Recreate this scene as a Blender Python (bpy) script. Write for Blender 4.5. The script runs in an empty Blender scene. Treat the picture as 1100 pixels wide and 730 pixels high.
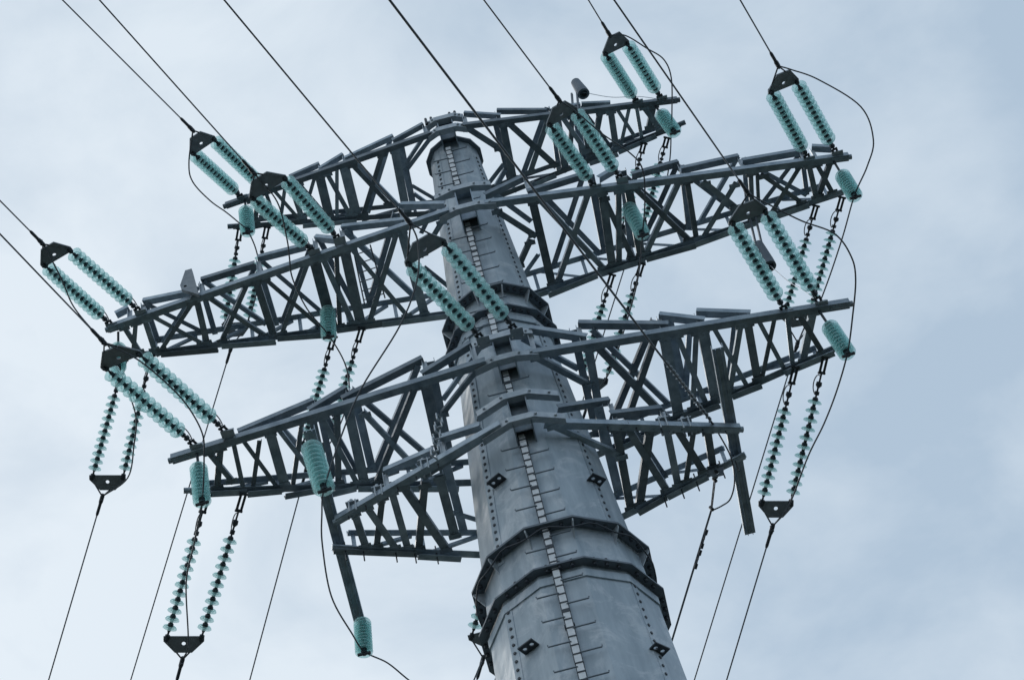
import bpy, bmesh, math, random
from mathutils import Vector, Matrix, Quaternion
random.seed(7)
S = bpy.context.scene
COL = S.collection
R = math.radians

# ------------------------------------------------------------------ camera
cam_d = bpy.data.cameras.new("camera")
cam = bpy.data.objects.new("camera", cam_d)
COL.objects.link(cam)
CAM = [[0.96822,0.19664,-0.15452],[0.25003,-0.77407,0.58164],[-0.00524,-0.60179,-0.79864]]
m = Matrix((CAM[0], CAM[1], CAM[2])).transposed().to_4x4()
m.translation = (0, -20, 1.6)
cam.matrix_world = m
cam_d.sensor_width = 36
cam_d.lens = 72
cam_d.clip_start = .1
cam_d.clip_end = 6000
S.camera = cam

# ------------------------------------------------------------------ sky, sun, exposure
SUN = Vector((-.38, .56, .74)).normalized()
w = bpy.data.worlds.new("World")
S.world = w
w.use_nodes = True
nt = w.node_tree
nt.nodes.clear()
def wn(t, **k):
    n = nt.nodes.new(t)
    for a, v in k.items():
        setattr(n, a, v)
    return n
wl = nt.links.new
w_out = wn('ShaderNodeOutputWorld')
w_bg = wn('ShaderNodeBackground')
w_bg.inputs[1].default_value = .1
w_sky = wn('ShaderNodeTexSky', sky_type='NISHITA', sun_disc=False)
w_sky.sun_elevation = math.asin(SUN.z)
w_sky.sun_rotation = math.atan2(SUN.x, SUN.y)
w_tc = wn('ShaderNodeTexCoord')
w_map = wn('ShaderNodeMapping')
w_map.inputs['Scale'].default_value = (1, 1, 1.9)
wl(w_tc.outputs['Generated'], w_map.inputs['Vector'])
w_n1 = wn('ShaderNodeTexNoise')
w_n1.inputs['Scale'].default_value = 6.6
w_n1.inputs['Detail'].default_value = 7
w_n1.inputs['Roughness'].default_value = .54
w_n1.inputs['Distortion'].default_value = .3
wl(w_map.outputs[0], w_n1.inputs['Vector'])
# the cloud deck is thinner towards the west (left), where the sun stands behind it
w_dot = wn('ShaderNodeVectorMath', operation='DOT_PRODUCT')
w_dot.inputs[1].default_value = (-1.0, .12, -.35)
wl(w_tc.outputs['Generated'], w_dot.inputs[0])
w_mad = wn('ShaderNodeMath', operation='MULTIPLY_ADD')
wl(w_dot.outputs['Value'], w_mad.inputs[0])
w_mad.inputs[1].default_value = 1.25
w_mad.inputs[2].default_value = .15
w_sc = wn('ShaderNodeMath', operation='MULTIPLY_ADD')
wl(w_n1.outputs['Fac'], w_sc.inputs[0])
w_sc.inputs[1].default_value = 1.6
wl(w_mad.outputs[0], w_sc.inputs[2])
w_rmp = wn('ShaderNodeValToRGB')
cr = w_rmp.color_ramp
cr.elements[0].position = .3
cr.elements[0].color = (.455, .575, .705, 1)
cr.elements[1].position = 1.0
cr.elements[1].color = (.76, .85, .93, 1)
wl(w_sc.outputs[0], w_rmp.inputs[0])
w_x = wn('ShaderNodeVectorMath', operation='SCALE')
w_x.inputs['Scale'].default_value = 10.0
wl(w_rmp.outputs[0], w_x.inputs[0])
w_mix = wn('ShaderNodeMixRGB')
w_mix.inputs[0].default_value = .93
wl(w_sky.outputs[0], w_mix.inputs[1])
wl(w_x.outputs[0], w_mix.inputs[2])
wl(w_mix.outputs[0], w_bg.inputs[0])
wl(w_bg.outputs[0], w_out.inputs[0])

sun_d = bpy.data.lights.new("sun", 'SUN')
sun_d.energy = .6
sun_d.angle = R(22)
sun_d.color = (1, .96, .9)
sun = bpy.data.objects.new("sun", sun_d)
sun.rotation_euler = SUN.to_track_quat('Z', 'Y').to_euler()
COL.objects.link(sun)

vs = S.view_settings
vs.view_transform = 'Standard'
vs.look = 'None'
vs.exposure = 0
vs.gamma = 1
vs.use_curve_mapping = False
S.render.resolution_x, S.render.resolution_y = 1024, 679
S.cycles.transparent_max_bounces = 48
S.cycles.transmission_bounces = 10
S.cycles.max_bounces = 12

# ------------------------------------------------------------------ materials
def mat(name, base, rough=.5, metal=0., var=None, scale=6., bump=0., spec=.5, streak=False, rough_var=0., tone=0.):
    M = bpy.data.materials.new(name)
    M.use_nodes = True
    t = M.node_tree
    b = t.nodes['Principled BSDF']
    b.inputs['Base Color'].default_value = (*base, 1)
    b.inputs['Roughness'].default_value = rough
    b.inputs['Metallic'].default_value = metal
    b.inputs['Specular IOR Level'].default_value = spec
    if var:
        tc = t.nodes.new('ShaderNodeTexCoord')
        mp = t.nodes.new('ShaderNodeMapping')
        if streak:
            mp.inputs['Scale'].default_value = (2.2, 2.2, .3)
        n = t.nodes.new('ShaderNodeTexNoise')
        n.inputs['Scale'].default_value = scale
        n.inputs['Detail'].default_value = 8
        n.inputs['Roughness'].default_value = .62
        t.links.new(tc.outputs['Object'], mp.inputs[0])
        t.links.new(mp.outputs[0], n.inputs['Vector'])
        rp = t.nodes.new('ShaderNodeValToRGB')
        rp.color_ramp.elements[0].position = .34
        rp.color_ramp.elements[1].position = .68
        rp.color_ramp.elements[0].color = (*base, 1)
        rp.color_ramp.elements[1].color = (*var, 1)
        t.links.new(n.outputs['Fac'], rp.inputs[0])
        last = rp.outputs[0]
        if streak:
            # blotchy zinc bloom and pale scuffs
            n2 = t.nodes.new('ShaderNodeTexNoise')
            n2.inputs['Scale'].default_value = 1.7
            n2.inputs['Detail'].default_value = 9
            n2.inputs['Roughness'].default_value = .72
            n2.inputs['Distortion'].default_value = 1.2
            t.links.new(tc.outputs['Object'], n2.inputs['Vector'])
            r2 = t.nodes.new('ShaderNodeValToRGB')
            r2.color_ramp.elements[0].position = .51
            r2.color_ramp.elements[1].position = .70
            r2.color_ramp.elements[0].color = (0, 0, 0, 1)
            r2.color_ramp.elements[1].color = (.8, .8, .8, 1)
            t.links.new(n2.outputs['Fac'], r2.inputs[0])
            mx = t.nodes.new('ShaderNodeMixRGB')
            mx.inputs[2].default_value = (.66, .70, .74, 1)
            t.links.new(r2.outputs[0], mx.inputs[0])
            t.links.new(last, mx.inputs[1])
            last = mx.outputs[0]
        if tone:
            # every member left the zinc bath with a tone of its own
            oi = t.nodes.new('ShaderNodeObjectInfo')
            tr = t.nodes.new('ShaderNodeMapRange')
            tr.inputs['To Min'].default_value = 1 - tone
            tr.inputs['To Max'].default_value = 1 + tone
            t.links.new(oi.outputs['Random'], tr.inputs['Value'])
            vm_ = t.nodes.new('ShaderNodeVectorMath')
            vm_.operation = 'SCALE'
            t.links.new(last, vm_.inputs[0])
            t.links.new(tr.outputs[0], vm_.inputs['Scale'])
            last = vm_.outputs[0]
        t.links.new(last, b.inputs['Base Color'])
        if rough_var:
            mr = t.nodes.new('ShaderNodeMapRange')
            mr.inputs['To Min'].default_value = rough - rough_var
            mr.inputs['To Max'].default_value = rough + rough_var
            t.links.new(n.outputs['Fac'], mr.inputs['Value'])
            t.links.new(mr.outputs[0], b.inputs['Roughness'])
        if bump:
            bp = t.nodes.new('ShaderNodeBump')
            bp.inputs['Strength'].default_value = bump
            bp.inputs['Distance'].default_value = .02
            if streak:
                # rolled plate is never quite flat
                n3 = t.nodes.new('ShaderNodeTexNoise')
                n3.inputs['Scale'].default_value = 1.5
                n3.inputs['Detail'].default_value = 2
                b3 = t.nodes.new('ShaderNodeBump')
                b3.inputs['Strength'].default_value = .5
                b3.inputs['Distance'].default_value = .12
                t.links.new(tc.outputs['Object'], n3.inputs['Vector'])
                t.links.new(n3.outputs['Fac'], b3.inputs['Height'])
                t.links.new(b3.outputs[0], bp.inputs['Normal'])
            t.links.new(n.outputs['Fac'], bp.inputs['Height'])
            t.links.new(bp.outputs[0], b.inputs['Normal'])
    return M

M_ARM = mat('weathered_galvanised_angle', (.17, .225, .28), .44, .25, (.36, .425, .485), 4.5, .08, rough_var=.14, tone=.38)
M_POLE = mat('galvanised_pole_plate', (.285, .355, .415), .46, .12, (.47, .545, .605), 2.2, .12, streak=True, rough_var=.1)
M_FLANGE = mat('dark_flange_steel', (.12, .15, .185), .55, .2, (.18, .215, .25), 4, .05)
M_ZINC = mat('bright_zinc_plate', (.34, .39, .44), .42, .35, (.48, .53, .57), 9, .05)
M_DARK = mat('dark_iron', (.045, .055, .068), .5, .3)
M_WIRE = mat('aluminium_conductor', (.12, .135, .155), .5, .4)
M_WHITE = mat('pale_ladder_strip', (.78, .81, .84), .5, 0, (.62, .66, .7), 14)
M_YOKE = mat('galvanised_yoke_plate', (.19, .22, .25), .5, .3, (.28, .31, .34), 8)
M_GLASS = bpy.data.materials.new('teal_insulator_glass')
M_GLASS.use_nodes = True
gb = M_GLASS.node_tree.nodes['Principled BSDF']
gb.inputs['Base Color'].default_value = (.60, .86, .855, 1)
gb.inputs['Roughness'].default_value = .07
gb.inputs['IOR'].default_value = 1.52
gb.inputs['Specular IOR Level'].default_value = .8
gt = M_GLASS.node_tree
g_tr = gt.nodes.new('ShaderNodeBsdfTransparent')
g_tr.inputs[0].default_value = (.87, .962, .96, 1)
g_tl = gt.nodes.new('ShaderNodeBsdfTranslucent')
g_tl.inputs[0].default_value = (.72, .95, .945, 1)
g_m1 = gt.nodes.new('ShaderNodeMixShader')
g_m1.inputs[0].default_value = .45
g_mx = gt.nodes.new('ShaderNodeMixShader')
g_mx.inputs[0].default_value = .40
gt.links.new(g_tl.outputs[0], g_m1.inputs[1])
gt.links.new(gb.outputs[0], g_m1.inputs[2])
gt.links.new(g_tr.outputs[0], g_mx.inputs[1])
gt.links.new(g_m1.outputs[0], g_mx.inputs[2])
gt.links.new(g_mx.outputs[0], gt.nodes['Material Output'].inputs[0])
M_GRASS = mat('dry_grass_ground', (.042, .05, .038), .95, 0, (.075, .08, .06), .6, .3)
M_CONC = mat('foundation_concrete', (.3, .3, .29), .85, 0, (.38, .37, .35), 3, .2)

# ------------------------------------------------------------------ mesh helpers
def link(name, bm, material, parent=None, smooth=False):
    me = bpy.data.meshes.new(name)
    bmesh.ops.recalc_face_normals(bm, faces=bm.faces)
    bm.to_mesh(me)
    bm.free()
    if smooth:
        for p in me.polygons:
            p.use_smooth = True
    me.materials.append(material)
    o = bpy.data.objects.new(name, me)
    COL.objects.link(o)
    if parent:
        o.parent = parent
    return o

def linkm(name, pairs, parent=None):
    # several bmeshes with their own materials joined into ONE mesh object
    me = bpy.data.meshes.new(name)
    out = bmesh.new()
    for i, (b, m_) in enumerate(pairs):
        bmesh.ops.recalc_face_normals(b, faces=b.faces)
        vm = {v: out.verts.new(v.co) for v in b.verts}
        for f in b.faces:
            nf = out.faces.new([vm[v] for v in f.verts])
            nf.material_index = i
        b.free()
        me.materials.append(m_)
    out.to_mesh(me)
    out.free()
    o = bpy.data.objects.new(name, me)
    COL.objects.link(o)
    if parent:
        o.parent = parent
    return o

def tag(o, label, cat, group=None):
    o['label'] = label
    o['category'] = cat
    if group:
        o['group'] = group

def empty(name, loc=(0, 0, 0)):
    o = bpy.data.objects.new(name, None)
    o.location = loc
    o.empty_display_size = .2
    COL.objects.link(o)
    return o

def frame(d, ref=(0, 0, 1)):
    d = Vector(d).normalized()
    ref = Vector(ref)
    a = ref - d * ref.dot(d)
    if a.length < 1e-4:
        ref = Vector((1, 0, 0))
        a = ref - d * ref.dot(d)
    a.normalize()
    return d, a, d.cross(a)

def prism(bm, p0, p1, prof, ref=(0, 0, 1)):
    # extrude a closed profile [(b, a)] from p0 to p1 (a along ref, b sideways)
    p0, p1 = Vector(p0), Vector(p1)
    d, a, b = frame(p1 - p0, ref)
    r0 = [bm.verts.new(p0 + b * u + a * v) for u, v in prof]
    r1 = [bm.verts.new(p1 + b * u + a * v) for u, v in prof]
    n = len(prof)
    for i in range(n):
        j = (i + 1) % n
        bm.faces.new((r0[i], r0[j], r1[j], r1[i]))
    bm.faces.new(r0[::-1])
    bm.faces.new(r1)

def angle_prof(w, h, t, flip=1):
    # steel angle: flat flange on the underside, upright flange on one edge
    return [(flip * u, v) for u, v in ((-w / 2, 0), (w / 2, 0), (w / 2, t), (-w / 2 + t, t), (-w / 2 + t, h), (-w / 2, h))]

def angle(bm, p0, p1, w, h=None, t=.012, ref=(0, 0, 1), flip=1):
    prism(bm, p0, p1, angle_prof(w, h or w * .8, t, flip), ref)

def bar(bm, p0, p1, w, h, ref=(0, 0, 1)):
    prism(bm, p0, p1, [(-w / 2, -h / 2), (w / 2, -h / 2), (w / 2, h / 2), (-w / 2, h / 2)], ref)

def box(bm, c, sx, sy, sz):
    c = Vector(c)
    bar(bm, c - Vector((sx / 2, 0, 0)), c + Vector((sx / 2, 0, 0)), sy, sz)

def tube(bm, pts, r, n=8, caps=True):
    pts = [Vector(p) for p in pts]
    rings = []
    a = None
    for i, p in enumerate(pts):
        d = (pts[min(i + 1, len(pts) - 1)] - pts[max(i - 1, 0)]).normalized()
        if a is None:
            _, a, b = frame(d)
        else:
            a = (a - d * a.dot(d)).normalized()
            b = d.cross(a)
        rr = r[i] if isinstance(r, (list, tuple)) else r
        rings.append([bm.verts.new(p + a * (math.cos(2 * math.pi * k / n) * rr) + b * (math.sin(2 * math.pi * k / n) * rr)) for k in range(n)])
    for q in range(len(rings) - 1):
        for k in range(n):
            j = (k + 1) % n
            bm.faces.new((rings[q][k], rings[q][j], rings[q + 1][j], rings[q + 1][k]))
    if caps:
        bm.faces.new(rings[0][::-1])
        bm.faces.new(rings[-1])

def lathe(bm, prof, n=20, o=(0, 0, 0), closed=False):
    o = Vector(o)
    rings = []
    for r, z in prof:
        if r < 1e-5:
            rings.append([bm.verts.new(o + Vector((0, 0, z)))])
        else:
            rings.append([bm.verts.new(o + Vector((r * math.cos(2 * math.pi * k / n), r * math.sin(2 * math.pi * k / n), z))) for k in range(n)])
    pairs = [(i, i + 1) for i in range(len(rings) - 1)]
    if closed:
        pairs.append((len(rings) - 1, 0))
    for i, j in pairs:
        A, B = rings[i], rings[j]
        for k in range(n):
            l = (k + 1) % n
            if len(A) == 1 and len(B) == 1:
                continue
            if len(A) == 1:
                bm.faces.new((A[0], B[k], B[l]))
            elif len(B) == 1:
                bm.faces.new((A[k], A[l], B[0]))
            else:
                bm.faces.new((A[k], A[l], B[l], B[k]))

def spline(pts, n=8):
    # smooth Catmull-Rom curve through the points
    P = [Vector(p) for p in pts]
    P = [P[0] * 2 - P[1]] + P + [P[-1] * 2 - P[-2]]
    out = []
    for i in range(1, len(P) - 2):
        p0, p1, p2, p3 = P[i - 1:i + 3]
        for k in range(n):
            t = k / n
            out.append(.5 * ((2 * p1) + (p2 - p0) * t + (2 * p0 - 5 * p1 + 4 * p2 - p3) * t * t + (3 * p1 - p0 - 3 * p2 + p3) * t ** 3))
    out.append(P[-2])
    return out

def plate(bm, poly, hole, thick, M):
    # flat plate with round holes: poly and holes in local (x, y), extruded by thick along z, placed by matrix M
    loops = [[Vector((x, y, 0)) for x, y in poly]]
    for hx, hy, hr in hole:
        loops.append([Vector((hx + hr * math.cos(k * math.pi / 6), hy + hr * math.sin(k * math.pi / 6), 0)) for k in range(12)])
    tmp = bmesh.new()
    es = []
    for L in loops:
        v = [tmp.verts.new(p) for p in L]
        es += [tmp.edges.new((v[i], v[(i + 1) % len(v)])) for i in range(len(v))]
    bmesh.ops.triangle_fill(tmp, edges=es, use_beauty=True)
    g = bmesh.ops.extrude_face_region(tmp, geom=tmp.faces[:])
    bmesh.ops.translate(tmp, verts=[e for e in g['geom'] if isinstance(e, bmesh.types.BMVert)], vec=(0, 0, thick))
    bmesh.ops.translate(tmp, verts=tmp.verts, vec=(0, 0, -thick / 2))
    vm = {v: bm.verts.new(M @ v.co) for v in tmp.verts}
    for f in tmp.faces:
        bm.faces.new([vm[v] for v in f.verts])
    tmp.free()

def axes(o, x, y):
    # matrix from origin, x direction and approximate y direction
    x = Vector(x).normalized()
    y = Vector(y)
    y = (y - x * y.dot(x)).normalized()
    z = x.cross(y)
    M = Matrix((x, y, z)).transposed().to_4x4()
    M.translation = Vector(o)
    return M

# ------------------------------------------------------------------ ground
bm = bmesh.new()
n = 48
vv = [bm.verts.new((0, 0, 0))]
rings = []
for rad in (4, 10, 25, 60, 150, 400, 1100, 3000):
    rings.append([bm.verts.new((rad * math.cos(2 * math.pi * k / n), rad * math.sin(2 * math.pi * k / n), 0)) for k in range(n)])
for k in range(n):
    bm.faces.new((vv[0], rings[0][k], rings[0][(k + 1) % n]))
    for q in range(len(rings) - 1):
        bm.faces.new((rings[q][k], rings[q + 1][k], rings[q + 1][(k + 1) % n], rings[q][(k + 1) % n]))
g = link('ground', bm, M_GRASS)
g['kind'] = 'structure'

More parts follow.
